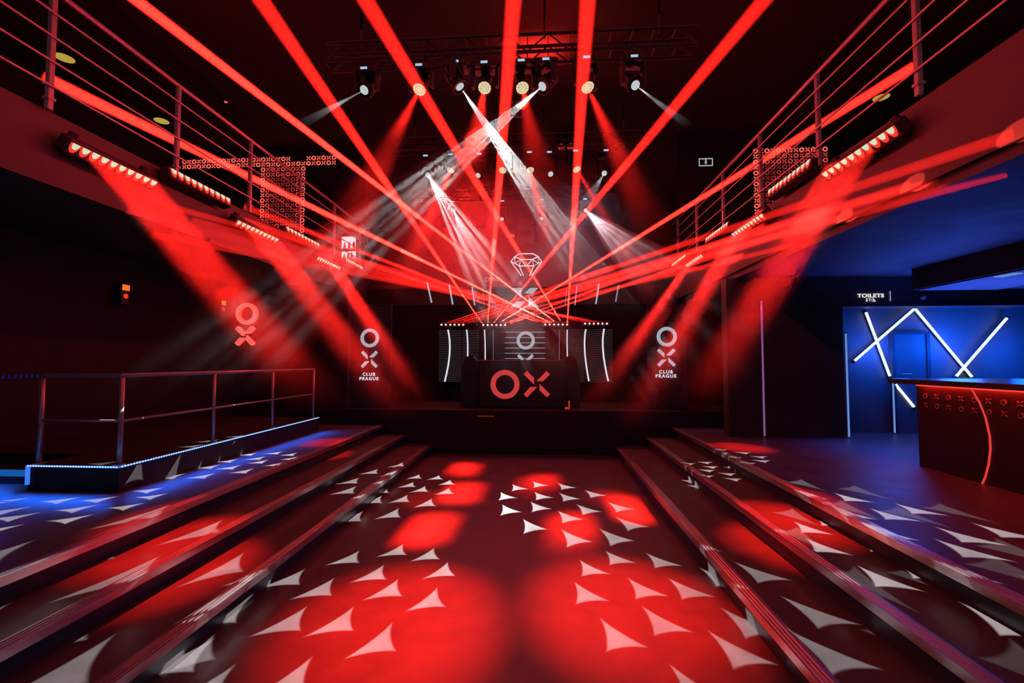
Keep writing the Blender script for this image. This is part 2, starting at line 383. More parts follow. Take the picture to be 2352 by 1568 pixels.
# ------------------------------------------------------------------ OX lettering
XARMS = [[(-.75, 1.01), (-1, .75), (-.21, -.01), (-.21, .47)], [(.75, 1.01), (1, .75), (.49, .23), (-.03, .23)], [(1, -.75), (.77, -1), (.21, -.46), (.21, .03)], [(-1, -.75), (-.75, -1.01), (.03, -.21), (-.49, -.21)]]
def put_o(b, cx, cz, s, y0, y1, n=40, mi=0): b.ring(cx, cz, .71 * s, 1.09 * s, y0, y1, n, mi)
def put_x(b, cx, cz, s, y0, y1, mi=0):
    for a in XARMS: b.prism([(cx + x * s, cz + z * s) for x, z in a], y0, y1, mi)

# red neon sign on the left rear wall
c = at(566, 720, Y=8.52); cx2 = at(563, 771, Y=8.52); sN = 24 / F * 8.5
t = thing('neon_sign', 'red glowing O over X sign on the dark wall', 'sign', (c.x, 8.6, c.z))
b = MB(); put_o(b, 0, 0, sN, -.10, -.02); b.build('letter_o', G_red, t)
b = MB(); b.ring(.012, 0, .80 * sN, .84 * sN, -.107, -.10); b.ring(.012, 0, .99 * sN, 1.03 * sN, -.107, -.10); b.build('outline', G_redpale, t)
b = MB(); put_x(b, cx2.x - c.x, cx2.z - c.z, sN * .96, -.10, -.02); b.build('letter_x', G_red, t)
b = MB()
for a in XARMS:
    pts = [(cx2.x - c.x + x * sN * .96, -.102, cx2.z - c.z + z * sN * .96) for x, z in a]; b.tube(pts + [pts[0]], .006, 5)
b.build('outline', G_redpale, t)
MB().box(-.02, .02, -.02, 0, -.5, .1).build('mount', M_black, t)
area('neon sign light', (c.x, 8.40, c.z - .2), (0, 1, -.1), .45, .8, (1, .05, .03), 1.0)

# banners on the stage
def banner(label, px0, px1, logo_x, oy, xy, ty1, ty2):
    Y = 9.0; a0 = at(px0, 820, Y=Y); a1 = at(px1, 820, Y=Y); top = at(px0, 702, Y=Y).z; X0, X1 = a0.x, a1.x
    t = thing('banner', label, 'banner', ((X0 + X1) / 2, Y, .80), 'stage banners'); h = (X1 - X0) / 2
    b = MB(); n = 8
    b.quad_strip([[(-h + 2 * h * k / n, .012 * math.sin(k * 1.3), z) for k in range(n + 1)] + [(h - 2 * h * k / n, .02 + .012 * math.sin((n - k) * 1.3), z) for k in range(n + 1)] for z in (.03, top - .80)])
    b.build('cloth', M_fabric, t)
    MB().cbox(-h, h, -.08, .12, 0, .03, .008).build('foot', M_case, t); MB().tube([(-h, .01, top - .79), (h, .01, top - .79)], .016, 8).build('top_rail', M_case, t)
    s = 23.5 / F * Y / 1.06; mid = (X0 + X1) / 2
    b = MB(); p = at(logo_x, oy, Y=Y); put_o(b, p.x - mid, p.z - .8, s * .92, -.022, -.012); p = at(logo_x - 1, xy, Y=Y); put_x(b, p.x - mid, p.z - .8, s * .92, -.022, -.012)
    b.build('logo', G_whitedim, t)
    p = at(logo_x - 2, ty1, Y=Y); text('CLUB', .088, G_white, 'lettering', t, (p.x - mid, -.018, p.z - .8), .003, .002, 1.3)
    p = at(logo_x - 2, ty2, Y=Y); text('PRAGUE', .088, G_white, 'lettering', t, (p.x - mid, -.018, p.z - .8), .003, .002, 1.3)
banner('tall dark banner with pale OX logo beside the platform railing', 799, 899, 850, 776, 825, 859.5, 869.5)
banner('tall dark banner with pale OX logo on the bar side', 1487, 1577, 1531, 773, 821, 854, 863.5)

# DJ booth
YB = 8.95; x0 = at(1097, 880, Y=YB).x; x1 = at(1301, 880, Y=YB).x; zb = at(1200, 826, Y=YB).z; xm = (x0 + x1) / 2; hw = (x1 - x0) / 2
t = thing('dj_booth', 'black DJ booth with large red OX on its front', 'DJ booth', (xm, YB, .80))
b = MB(); b.cbox(-hw, hw, 0, .12, 0, zb - .80, .03); b.build('front_panel', M_booth, t)
MB().cbox(-hw + .02, -hw + .10, .1, .8, 0, zb - .84, .01).build('side_panel', M_booth, t); MB().cbox(hw - .10, hw - .02, .1, .8, 0, zb - .84, .01).build('side_panel', M_booth, t)
MB().cbox(-hw + .02, hw - .02, .1, .85, zb - .92, zb - .86, .01).build('desk_top', M_case, t)
b = MB(); p = at(1160, 882.5, Y=YB); put_o(b, p.x - xm, p.z - .8, 30.5 / F * YB, -.02, .0, 48); b.build('letter_o', G_logo, t)
b = MB(); p = at(1233, 882, Y=YB); put_x(b, p.x - xm, p.z - .8, 30 / F * YB, -.02, .0); b.build('letter_x', G_logo, t)
for px, lab in ((1078, 'black monitor speaker with rounded top on the O side of the booth'), (1311, 'black monitor speaker with rounded top on the X side of the booth')):
    p = at(px, 930, Y=9.15); top = at(px, 817, Y=9.15).z
    t = thing('monitor_speaker', lab, 'speaker', (p.x, 9.15, .80), 'booth monitors'); h = top - .80
    prof = [(-.18, 0), (.18, 0), (.18, h * .55), (.12, h - .08), (.06, h - .01), (-.06, h - .01), (-.12, h - .08), (-.18, h * .55)]
    b = MB(); b.prism(prof, 0, .34); b.build('cabinet', M_case, t)
    b = MB(); b.ring(0, h * .62, .10, .125, -.012, 0); b.disc(0, h * .62, .06, -.008, 0); b.build('cone', M_black, t); MB().box(-.14, .14, -.006, 0, .06, h * .40).build('grille', M_truss, t)
p = at(1303, 917, Y=8.7)
t = thing('stage_box', 'small red lit box on the stage beside the booth', 'box', (p.x, 8.72, .80))
MB().cbox(-.05, .05, 0, .12, 0, .18, .008).build('case', M_case, t); b = MB(); b.box(.02, .05, -.006, 0, .03, .17); b.box(-.045, .05, -.006, 0, .01, .05); b.build('lit_face', glow('red lit face', (.75, .05, .02), .6), t)
p = at(1116, 955.5, Y=YF)
tag(MB().box(p.x - .16, p.x + .16, YF - .012, YF, p.z - .005, p.z + .006).build('stage_edge_light', glow('dim red line', (.5, .03, .01), .5)), 'thin red light line on the dark stage front', 'light strip')

# LED screen and the display band above it
YS = 10.45
P0 = at(1007, 877, Y=YS); P1 = at(1408, 755, Y=YS); zt = P1.z
t = thing('led_screen', 'wide stage LED screen with pale O and white bars behind the booth', 'screen', ((P0.x + P1.x) / 2, YS, P0.z)); ox, oz = (P0.x + P1.x) / 2, P0.z
MB().box(P0.x - ox, P1.x - ox, .0, .12, 0, zt - oz).build('screen_face', M_screen, t)
for x in (P0.x + .2, P1.x - .2): MB().tube([(x - ox, .14, .80 - oz), (x - ox, .14, .3)], .03).build('support_leg', M_case, t)
W = lambda x, y: (at(x, y, Y=YS).x - ox, -.006, at(x, y, Y=YS).z - oz)
def curve_bar(pts, r, m, name='graphic_bar'):
    b = MB()
    V = [W(*p) for p in pts]
    for k in range(len(V) - 1):
        pass
    V2 = []
    for k in range(9):
        u = k / 8; a = (1 - u) ** 2; c2 = 2 * u * (1 - u); d = u * u
        if len(V) == 3: V2.append(tuple(a * V[0][i] + c2 * (2 * V[1][i] - .5 * V[0][i] - .5 * V[2][i]) + d * V[2][i] for i in range(3)))
        else: V2.append(tuple((1 - u) * V[0][i] + u * V[-1][i] for i in range(3)))
    b.tube(V2, r, 6); return b.build(name, m, t)
for pts, r in (([(1029, 757), (1033, 810), (1021.5, 876)], .020), ([(1072, 757), (1074.5, 800), (1072.5, 850)], .017), ([(1113, 757), (1114.5, 800), (1114, 845)], .014), ([(1303, 757), (1302.5, 790), (1304, 845)], .014), ([(1345.5, 756), (1343, 805), (1352.5, 875)], .019), ([(1387.5, 755), (1385, 805), (1397, 875)], .020)):
    curve_bar(pts, r, G_white)
for x in (1133, 1284.5): curve_bar([(x, 757), (x, 826)], .004, G_line)
for y in (762.5, 775, 787, 799, 811, 823): curve_bar([(1160, y), (1252, y)], .006, G_whitedim); curve_bar([(1150, y), (1262, y)], .0035, G_faint)
b = MB(); p = W(1207.5, 781.5); put_o(b, p[0], p[2], 19.3 / F * YS, -.016, -.008, 40); b.build('graphic_o', G_whitedim, t)
b = MB(); p = W(1207, 832); put_x(b, p[0], p[2], 24 / F * YS * .8, -.016, -.008); b.build('graphic_x', G_whitedim, t)
b = MB()
for i in range(30):
    z = (zt - oz) * (i + .5) / 30
    for xa, xb in ((1008, 1060), (1062, 1100), (1306, 1342), (1348, 1407)): b.box(W(xa, 800)[0], W(xb, 800)[0], -.003, 0, z - .006, z + .006)
b.build('line_pattern', G_faint, t)

P0 = at(905, 704, Y=10.6); P1 = at(1502, 655, Y=10.6); z0, z1 = P0.z + .02, 3.45
t = thing('led_banner_screen', 'long LED band with pale X graphic on the rear balcony front', 'screen', ((P0.x + P1.x) / 2, 10.6, z0)); ox, oz = (P0.x + P1.x) / 2, z0
MB().box(P0.x - ox, P1.x - ox, 0, .072, 0, z1 - z0).build('screen_face', M_screen, t)
W = lambda x, y: (at(x, y, Y=10.6).x - ox, -.006, at(x, y, Y=10.6).z - oz)
for a_, b_, r, m in (((981.5, 649), (991.5, 695), .020, G_whitedim), ((1032, 654), (1040, 699), .020, G_whitedim), ((1084.5, 659), (1090.5, 701), .018, G_whitedim), ((1108.5, 660), (1112.5, 702), .005, G_line), ((1302, 660), (1298, 702), .005, G_line), ((1325, 658), (1320.5, 701), .014, G_line), ((1375.5, 652), (1368.5, 698), .020, G_whitedim), ((1420.5, 655), (1414, 693), .016, G_line)):
    MB().tube([W(*a_), W(*b_)], r, 6).build('graphic_bar', m, t)
b = MB()
for poly in (((1174, 661), (1198, 661), (1198, 684)), ((1217, 661), (1237, 661), (1224, 674), (1205, 674)), ((1186, 692), (1207, 692), (1195, 705), (1173, 705)), ((1214, 681), (1238, 705), (1214, 705))):
    b.prism([(W(*p)[0], W(*p)[2]) for p in poly], -.012, -.004)
b.build('graphic_x', G_whitedim, t)

# diamond outline sign on the back wall
YD = 17.5
t = thing('diamond_sign', 'white outlined diamond sign high above the stage', 'sign', tuple(at(1208, 607, Y=YD)))
W = lambda x, y: tuple(at(980 + x * 460 / 2349, 560 + y * 460 / 2349, Y=YD) - t.location)
segs = [[(988, 208), (1035, 148), (1090, 115), (1245, 115), (1308, 148), (1350, 208), (1308, 228), (1255, 258), (1085, 258), (1032, 225), (988, 208)],
        [(1035, 148), (1105, 182), (1240, 182), (1308, 148)], [(1035, 148), (1032, 225), (1105, 182), (1085, 258)], [(1105, 182), (1168, 262), (1240, 182), (1255, 258)], [(1240, 182), (1308, 228), (1308, 148)],
        [(988, 208), (1112, 374)], [(1085, 258), (1135, 372)], [(1350, 208), (1230, 375)], [(1255, 258), (1208, 372)]]
b = MB()
for sgm in segs: b.tube([W(*p) for p in sgm], .021, 6)
b.build('outline_tubes', G_white, t)
MB().box(-.3, .3, .02, .1, -.03, .03).build('mounting_bar', M_black, t)
p = at(1128, 642, Y=17.55)
t = thing('wall_lettering', 'tiny white lettering beside the diamond sign', 'sign', tuple(p)); text('DVN', .24, glow('dim white letters', (.7, .6, .68), .5), 'lettering', t, (0, 0, 0), .01); MB().box(-.3, .3, .01, .05, -.16, .16).build('board', M_wall, t)

# ------------------------------------------------------------------ lit OX panels on the upper walls
def motif_panel(label, cells, px, py, pitch, Y=10.6):
    """cells: list of (column, row) with the lightness 0..2 and a letter by checkerboard"""
    o = at(px, py, Y=Y); t = thing('motif_panel', label, 'wall panel', (o.x, Y + .055, o.z)); s = pitch / F * (Y - .0) * .985
    cols = [c[0] for c in cells]; b = MB()
    for r in sorted({c[1] for c in cells}):
        cs = [c[0] for c in cells if c[1] == r]
        run = [cs[0], cs[0]]
        for k in cs[1:] + [None]:
            if k is not None and k == run[1] + 1: run[1] = k
            else:
                b.box((run[0] - .5) * s, (run[1] + .5) * s, -.03, 0, -(r + .5) * s, -(r - .5) * s)
                if k is not None: run = [k, k]
    b.build('board', M_black, t)
    bo, bxx = MB(), MB()
    for c_, r_, l_ in cells:
        if (c_ + r_) % 2 == 0: bo.ring(c_ * s, -r_ * s, .25 * s, .44 * s, -.04, -.03, 16, mi=l_)
        else:
            for q in range(4):
                a = PI / 4 + q * PI / 2; u = Vector((math.cos(a), math.sin(a))); v = Vector((-u.y, u.x)); cc = Vector((c_ * s, -r_ * s))
                pts = [cc + u * (k * s) + v * (j * s) for k, j in ((.12, -.08), (.50, -.08), (.50, .08), (.12, .08))]
                bxx.prism([tuple(p) for p in pts], -.04, -.03, mi=l_)
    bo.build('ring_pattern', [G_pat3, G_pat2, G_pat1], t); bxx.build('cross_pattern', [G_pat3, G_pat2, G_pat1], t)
L = []
for r in range(2):
    for c_ in range(31):
        if r == 0 and 22 <= c_ <= 24: continue
        L.append((c_, r, 2))
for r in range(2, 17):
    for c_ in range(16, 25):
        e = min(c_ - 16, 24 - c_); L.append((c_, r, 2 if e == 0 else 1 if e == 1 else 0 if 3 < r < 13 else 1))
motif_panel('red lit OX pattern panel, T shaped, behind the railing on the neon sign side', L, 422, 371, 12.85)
L = []
for r in range(12):
    for c_ in range(13):
        L.append((c_, r, 2 if (c_ == 0 or r == 0) else 1 if r in (1, 2) else 0))
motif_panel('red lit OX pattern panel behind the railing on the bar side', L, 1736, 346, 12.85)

# two lit screens with figures
for k, (ya, yb_, lab) in enumerate(((543, 570, 'upper white lit screen with dark figures on the rear wall'), (577, 592, 'lower white lit screen with dark figures on the rear wall'))):
    Y = 10.62; A = at(784.5, yb_, Y=Y); B = at(817, ya, Y=Y); h = B.z - A.z; ww = B.x - A.x
    t = thing('wall_screen', lab, 'screen', (A.x, Y, A.z), 'white wall screens')
    MB().box(-.02, ww + .02, .01, .06, -.02, h + .02).build('frame', M_black, t); MB().box(0, ww, 0, .01, 0, h).build('picture', G_white, t)
    b = MB()
    for fx, fh in ((.22, .45), (.55, .5), (.88, .55)) if k == 0 else ((.2, .5), (.48, .75), (.72, .7)):
        x = fx * ww; z = fh * h; b.disc(x, z, .018, -.006, 0, 10); b.prism([(x - .035, 0), (x + .035, 0), (x + .022, z - .02), (x - .022, z - .02)], -.006, 0)
    b.build('figures', M_booth, t)
# restroom pictogram sign
A = at(1605, 382, Y=10.6); B = at(1637, 363, Y=10.6)
t = thing('pictogram_sign', 'small white framed sign with a standing figure pictogram', 'sign', ((A.x + B.x) / 2, 10.6, (A.z + B.z) / 2)); h, ww = (B.z - A.z) / 2, (B.x - A.x) / 2
MB().box(-ww, ww, 0, .06, -h, h).build('panel', M_black, t)
b = MB(); b.box(-ww, ww, -.01, 0, h - .022, h); b.box(-ww, ww, -.01, 0, -h, -h + .022); b.box(-ww, -ww + .02, -.01, 0, -h, h); b.box(ww - .02, ww, -.01, 0, -h, h); b.build('frame', G_whitedim, t)
b = MB(); b.disc(0, h * .5, .018, -.01, 0, 12); b.prism([(-.014, h * .28), (.014, h * .28), (.03, -h * .15), (.012, -h * .25), (0, -h * .62), (-.012, -h * .25), (-.03, -h * .15)], -.01, 0); b.build('figure', G_whitedim, t)

# ------------------------------------------------------------------ downlights, small red lamps
def downlight(px, py, label):
    p = at(px, py, Z=CEIL - .01)
    t = thing('ceiling_downlight', label, 'ceiling light', (p.x, p.y, CEIL), 'warm ceiling downlights')
    MB().lathe([(.17, 0), (.17, -.02), (.145, -.025)], 28).build('trim_ring', M_case, t)
    MB().lathe([(.14, -.02), (.14, -.03)], 28).build('lens', G_yellow, t)
downlight(148, 131, 'yellow round downlight beside the first sign side railing post'); downlight(371, 276, 'yellow round downlight beside the second sign side railing post'); downlight(2024, 222, 'yellow round downlight above the bar side railing')
for px, py, lab in ((519, 231, 'single red pinpoint lamp on the black ceiling'), (796, 460, 'red pinpoint lamp above the white wall screens')):
    p = at(px, py, Z=CEIL - .01)
    t = thing('pinpoint_lamp', lab, 'ceiling light', (p.x, p.y, CEIL)); MB().lathe([(.05, 0), (.05, -.03), (.04, -.035)], 16).build('housing', M_case, t); MB().lathe([(.032, -.03), (.032, -.045)], 14).build('lens', G_red, t)
for px, py, sz, lab in ((274, 664, 1.0, 'orange wall lamp alone on the dark wall above the platform railing'), (502, 698, 1.0, 'orange wall lamp next to the neon sign')):
    p = at(px, py, X=-6.0)
    t = thing('wall_sconce', lab, 'wall lamp', tuple(p), 'orange wall lamps')
    MB().cbox(0, .10, -.07, .07, -.22, .08, .01).build('body', M_case, t)
    MB().box(.10, .106, -.055, .055, -.02, .06).build('upper_glass', G_orange, t)
    MB().lathe([(.035, 0), (.035, .006)], 16).build('lower_glass', glow('red lamp glass', (1, .06, .03), .8), t, (.10, 0, -.10), (0, PI / 2, 0))
p = at(1300, 339, Z=CEIL - .3)
t = thing('red_lamp_pair', 'pair of dim red round lamps hung under the ceiling', 'ceiling light', (p.x, p.y, CEIL - .3))
MB().cbox(-.22, .22, -.02, .08, -.10, .30, .01).build('bracket', M_case, t)
g = glow('dim red lamp', (.75, .04, .03), .5)
for x in (-.105, .105): b = MB(); b.disc(x, 0, .085, -.04, -.02, 20); b.build('lamp_face', g, t)
p = at(1177, 541, Y=17.58)
t = thing('dotted_sign', 'tiny sign of red dots above the diamond', 'sign', tuple(p)); b = MB()
for i in range(3):
    for j in range(3): b.disc((i - 1) * .055 + (.02 if j % 2 else 0), (j - 1) * .045, .017, -.01, 0, 8)
b.build('dots', G_redpale, t); MB().box(-.12, .12, 0, .02, -.1, .1).build('board', M_wall, t)
# rear duct box under the ceiling, vent
A = at(1188, 545, Y=16.6); B = at(1225, 497, Y=16.6)
t = thing('ceiling_duct', 'dark box duct hanging at the rear ceiling', 'duct', ((A.x + B.x) / 2, 16.6, A.z)); MB().cbox(A.x - (A.x + B.x) / 2, B.x - (A.x + B.x) / 2, 0, .9, 0, CEIL - A.z, .01).build('duct_body', M_fascia, t); MB().box(-.2, .2, -.01, 0, .1, .25).build('vent_grille', M_truss, t)

# ------------------------------------------------------------------ trusses
def truss(label, x0, x1, y, z):
    t = thing('lighting_truss', label, 'truss', (0, y, z), 'lighting trusses')
    for dy in (-.13, .13):
        for dz in (.025, .285): MB().tube([(x0, dy, dz), (x1, dy, dz)], .025, 8).build('chord', M_truss, t)
    b = MB(); n = int((x1 - x0) / .3)
    for i in range(n):
        xa = x0 + (x1 - x0) * i / n; xb = x0 + (x1 - x0) * (i + 1) / n; f = i % 2
        for dy in (-.13, .13): b.tube([(xa, dy, .285 if f else .025), (xb, dy, .025 if f else .285)], .011, 5)
        for dz in (.025, .285): b.tube([(xa, -.13, dz), (xa, .13, dz)], .009, 5)
    b.build('bracing', M_truss, t)
    for x in (x0 + .5, (x0 + x1) / 2 + .55, x1 - .5): MB().tube([(x, 0, .30), (x, 0, CEIL - z - .004)], .016, 6).build('drop_rod', M_truss, t)
ZT = 6.12
YR = {1: 6.5, 2: 9.4, 3: 12.2}
truss('front lighting truss carrying the largest lamps', -3.2, 2.2, 6.5, ZT); truss('middle lighting truss over the stage front', -3.2, 2.2, 9.4, ZT); truss('rear lighting truss over the rear balcony', -3.6, 2.0, 12.2, ZT)
A = at(1147, 268, Y=8.0); B = at(1205, 230, Y=8.0)
t = thing('hanging_panel', 'dark patterned panel hanging below the front lamps', 'panel', ((A.x + B.x) / 2, 8.0, A.z)); h = B.z - A.z; ww = (B.x - A.x) / 2
MB().box(-ww, ww, 0, .06, 0, h).build('board', M_booth, t)
b = MB()
for i in range(5):
    for j in range(3):
        x = -ww + 2 * ww * (i + .5) / 5; z = h * (j + .5) / 3
        if (i + j) % 2: b.ring(x, z, .018, .032, -.01, 0, 12)
        else:
            for d in (1, -1): b.prism([(x - .03, z - d * .026), (x - .022, z - d * .034), (x + .03, z + d * .026), (x + .022, z + d * .034)], -.01, 0)
b.build('raised_pattern', M_relief2, t)
for x in (-ww + .05, ww - .05): MB().tube([(x, .03, h), (x, .03, CEIL - A.z)], .008, 5).build('cable', M_truss, t)

# ------------------------------------------------------------------ moving lamps
def head_mesh(r, L_):
    return MB().lathe([(r * .55, -L_ * .72), (r * .9, -L_ * .62), (r * 1.0, -L_ * .2), (r * 1.04, L_ * .10), (r * 1.22, L_ * .22), (r * 1.22, L_ * .34), (r * 1.06, L_ * .355), (r * 1.02, L_ * .30)], 24)
def make_lamp(kind, r):
    name = 'moving_head_light' if kind == 's' else 'wash_light'
    t = thing(name, None, None)
    b = MB(); b.cbox(-.17, .17, -.14, .14, -.11, -.03, .02); b.build('base', M_case, t)
    MB().box(-.035, .035, -.012, .012, -.03, .0).build('clamp', M_truss, t)
    MB().box(-.05, .05, -.147, -.14, -.085, -.052).build('display', G_disp, t)
    b = MB(); b.cbox(-.20, .20, -.05, .05, -.17, -.11, .01); b.cbox(-.20, -.155, -.05, .05, -.52, -.13, .012); b.cbox(.155, .20, -.05, .05, -.52, -.13, .012); b.build('yoke', M_case, t)
    h = head_mesh(r, .30).build('head', M_case, t, (0, 0, -.46), smooth=True)
    if kind == 's':
        MB().lathe([(r * .62, .092), (r * .62, .097), (r * .30, .104), (.001, .106)], 24).build('lens', G_lens, h)
        MB().lathe([(r * 1.0, .088), (r * 1.0, .093), (r * .63, .090), (r * .63, .086)], 24).build('lens_rim', mat('blue black glass', (.03, .05, .09), .15), h)
    else:
        MB().lathe([(r * 1.05, .09), (r * 1.05, .096)], 28).build('lens', G_amber, h)
        b = MB(); pts = [(0, 0)] + [(.42 * math.cos(k * PI / 3), .42 * math.sin(k * PI / 3)) for k in range(6)] + [(.82 * math.cos(k * PI / 6 + .26), .82 * math.sin(k * PI / 6 + .26)) for k in range(12)]
        for (u, v) in pts:
            n = 10; b.quad_strip([[(r * u + r * .19 * math.cos(2 * PI * k / n), r * v + r * .19 * math.sin(2 * PI * k / n), z) for k in range(n)] for z in (.097, .101)])
        b.build('led_cells', G_cell, h)
        MB().lathe([(r * 1.18, .094), (r * 1.18, .103), (r * 1.06, .103), (r * 1.06, .094)], 28).build('lens_rim', G_barr, h)
    return t
protos = {('s', 1): make_lamp('s', .105), ('w', 1): make_lamp('w', .092), ('s', 2): make_lamp('s', .088), ('w', 2): make_lamp('w', .078), ('s', 3): make_lamp('s', .080)}
used = set()
def place_lamp(kind, row, px, py, target, label):
    """hang a lamp so that its lens is at the pixel, in the truss row; its head looks at the target. Returns lens point and direction."""
    Y = YR[row]; lens = at(px, py, Y=Y); d = (Vector(target) - lens).normalized()
    pivot = lens - d * .10
    key = (kind, row); o = protos[key] if key not in used else copy_tree(protos[key]); used.add(key)
    dz = pivot.z + .46 - ZT
    o.location = (pivot.x, pivot.y, ZT)
    pan = math.atan2(d.x, -d.y)
    for ch in [x for x in solids.objects if x.parent == o]:
        nm = ch.name.split('.')[0]
        if nm == 'head': ch.location = (0, 0, pivot.z - ZT); ch.rotation_euler = d.to_track_quat('Z', 'X').to_euler()
        elif nm == 'yoke': ch.rotation_euler = (0, 0, pan); ch.location = (0, 0, 0); ch.scale = (1, 1, (ZT - pivot.z + .04) / .50)
    tag(o, label, 'stage light', 'white moving head lamps' if kind == 's' else 'yellow faced wash lamps')
    return lens + d * .03, d
FLOORZ = [(-2.05, 0), (-2.55, .173), (-2.98, .346)]
T = lambda x, y, z=0: at(x, y, Z=z)
spots = [  # kind,row,px,py,target,label
 ('s', 1, 836, 207, at(60, 630, Y=3.0), 'white moving lamp at the sign side end of the front truss'),
 ('s', 1, 1057, 200, T(1665, 1080, .346), 'white moving lamp with the brightest beam, front truss'),
 ('s', 1, 1245, 199, T(120, 1165, .519), 'white moving lamp just above the hanging patterned panel'),
 ('s', 1, 1460, 196, at(2250, 800, Y=3.2), 'white moving lamp at the bar side end of the front truss'),
 ('s', 2, 983, 402, T(1590, 1410), 'white moving lamp at the sign side end of the middle truss'),
 ('s', 2, 1098, 403, T(590, 1010, .757), 'small white moving lamp between wash lamps, middle truss, sign side'),
 ('s', 2, 1265, 400, T(2085, 1215, .519), 'small white moving lamp between wash lamps, middle truss, bar side'),
 ('s', 2, 1388, 398, T(790, 1375), 'white moving lamp at the bar side end of the middle truss'),
 ('s', 3, 1043, 484, T(1285, 1160), 'tiny white moving lamp at the sign side end of the rear truss'),
 ('s', 3, 1153, 503, T(-20, 1480, .346), 'tiny inner white moving lamp on the rear truss, sign side'),
 ('s', 3, 1244, 502, T(915, 1132), 'tiny inner white moving lamp on the rear truss, bar side'),
 ('s', 3, 1345, 483, at(1830, 945, Y=4.6), 'tiny white moving lamp at the bar side end of the rear truss'),
 ('w', 1, 963, 206, T(430, 1245, .346), 'yellow faced outer wash lamp on the front truss, sign side'),
 ('w', 1, 1113, 202, T(905, 1420), 'yellow faced inner wash lamp on the front truss, sign side'),
 ('w', 1, 1200, 202, T(1440, 1390), 'yellow faced inner wash lamp on the front truss, bar side'),
 ('w', 1, 1350, 201, T(1800, 1195, .346), 'yellow faced outer wash lamp on the front truss, bar side'),
 ('w', 2, 1035, 391, T(745, 1045, .346), 'yellow faced outer wash lamp on the middle truss, sign side'),
 ('w', 2, 1155, 391, T(985, 1145), 'blazing inner wash lamp on the middle truss, sign side'),
 ('w', 2, 1218, 391, T(1410, 1142), 'blazing inner wash lamp on the middle truss, bar side'),
 ('w', 2, 1325, 389, T(1700, 1027, .519), 'yellow faced outer wash lamp on the middle truss, bar side'),
]
LAMP = [place_lamp(*a) for a in spots]
TARG = [a[4] for a in spots]

# ------------------------------------------------------------------ haze shafts
def shaft(name, p, q, half, m, label, cat='light beam', group=None, r0=.02, start=.0, n=20):
    p = Vector(p); q = Vector(q); d = (q - p); Ln = d.length
    prof = [(max(r0, start * math.tan(R(half)) + r0 * .5), start), (r0 + Ln * math.tan(R(half)), Ln)]
    o = MB().lathe(prof, n).build(name, m, col=hazes); o.location = p; o.rotation_euler = d.to_track_quat('Z', 'Y').to_euler()
    return tag(o, label, cat, group)
H_ray = haze_mat('laser haze', .10)
KL = 1.0                                   # laser strength
# sources: four bars of six windows
SRC = {}
YL = 10.28
for g_, (xa, y_) in enumerate(((1014, 745.5), (1110, 746), (1252.5, 745), (1344, 743))):
    c0 = at(xa + 25, y_, Y=YL); t = thing('laser_bar', ['black outer laser bar above the screen, sign side', 'black inner laser bar above the screen, sign side', 'black inner laser bar above the screen, bar side', 'black outer laser bar above the screen, bar side'][g_], 'laser', (c0.x, YL, c0.z), 'laser bars')
    MB().cbox(-.33, .33, .012, .16, -.06, .06, .012).build('housing', M_case, t); MB().box(-.05, .05, .10, .40, -.03, .03).build('bracket', M_case, t)
    for i in range(6):
        p = at(xa + 10 * i, y_, Y=YL); SRC[g_, i] = p
        b = MB(); b.disc(0, 0, .022, 0, .014, 12); b.build('window', G_dot, t, (p.x - c0.x, 0, p.z - c0.z))
E0 = 40000 * 4 * KL
rays = [  # source, end pixel, end plane, falloff, strength, words
 ((1, 0), (600, 0), dict(Y=3.3), 'Linear', 1.0, 'thick red laser ray from the inner sign side laser bar to the ceiling'),
 ((1, 1), (1180, 0), dict(Y=3.3), 'Linear', 1.0, 'thick near-vertical red laser ray passing the front truss, sign side of the two uprights'),
 ((1, 2), (1755, 0), dict(Y=3.8), 'Linear', .9, 'thick red laser ray rising over the pictogram sign'),
 ((1, 3), (2100, 152), dict(X=5.0), 'Quadratic', 2.6, 'red laser ray passing through the bar side railing'),
 ((1, 4), (1790, 505), dict(X=3.2), 'Linear', .4, 'red laser ray just under the bar side railing'),
 ((1, 5), (1800, 535), dict(X=3.06), 'Linear', .4, 'red laser ray striking the bar side balcony front, uppermost'),
 ((2, 5), (1350, 0), dict(Y=3.3), 'Linear', .9, 'thick near-vertical red laser ray, bar side of the two uprights'),
 ((2, 4), (840, 0), dict(Y=3.3), 'Linear', 1.0, 'thick red laser ray rising past the front wash lamp to the top'),
 ((2, 3), (313, 0), dict(X=-5.2), 'Quadratic', 4.5, 'red laser ray fading toward the ceiling over the sign side railing'),
 ((2, 2), (102, 177), dict(X=-6.5), 'Quadratic', 4.0, 'red laser ray passing through the neon sign side railing'),
 ((2, 1), (560, 474), dict(X=-4.4), 'Linear', .4, 'red laser ray across the lit motif panel foot'),
 ((2, 0), (560, 506), dict(X=-4.16), 'Linear', .4, 'red laser ray striking the sign side balcony front, uppermost'),
]
for i, y in enumerate((476, 494, 508, 522, 536, 548)): xe = (330, 440, 290, 400, 480, 350)[i]; rays.append(((3, i), (xe, y + (xe - 400) * (744 - y) / (968 + 10 * i)), dict(X=-4.16), 'Linear', .5, 'flat red laser ray fanning along the sign side balcony front, number %s from the top' % ['one', 'two', 'three', 'four', 'five', 'six'][i]))
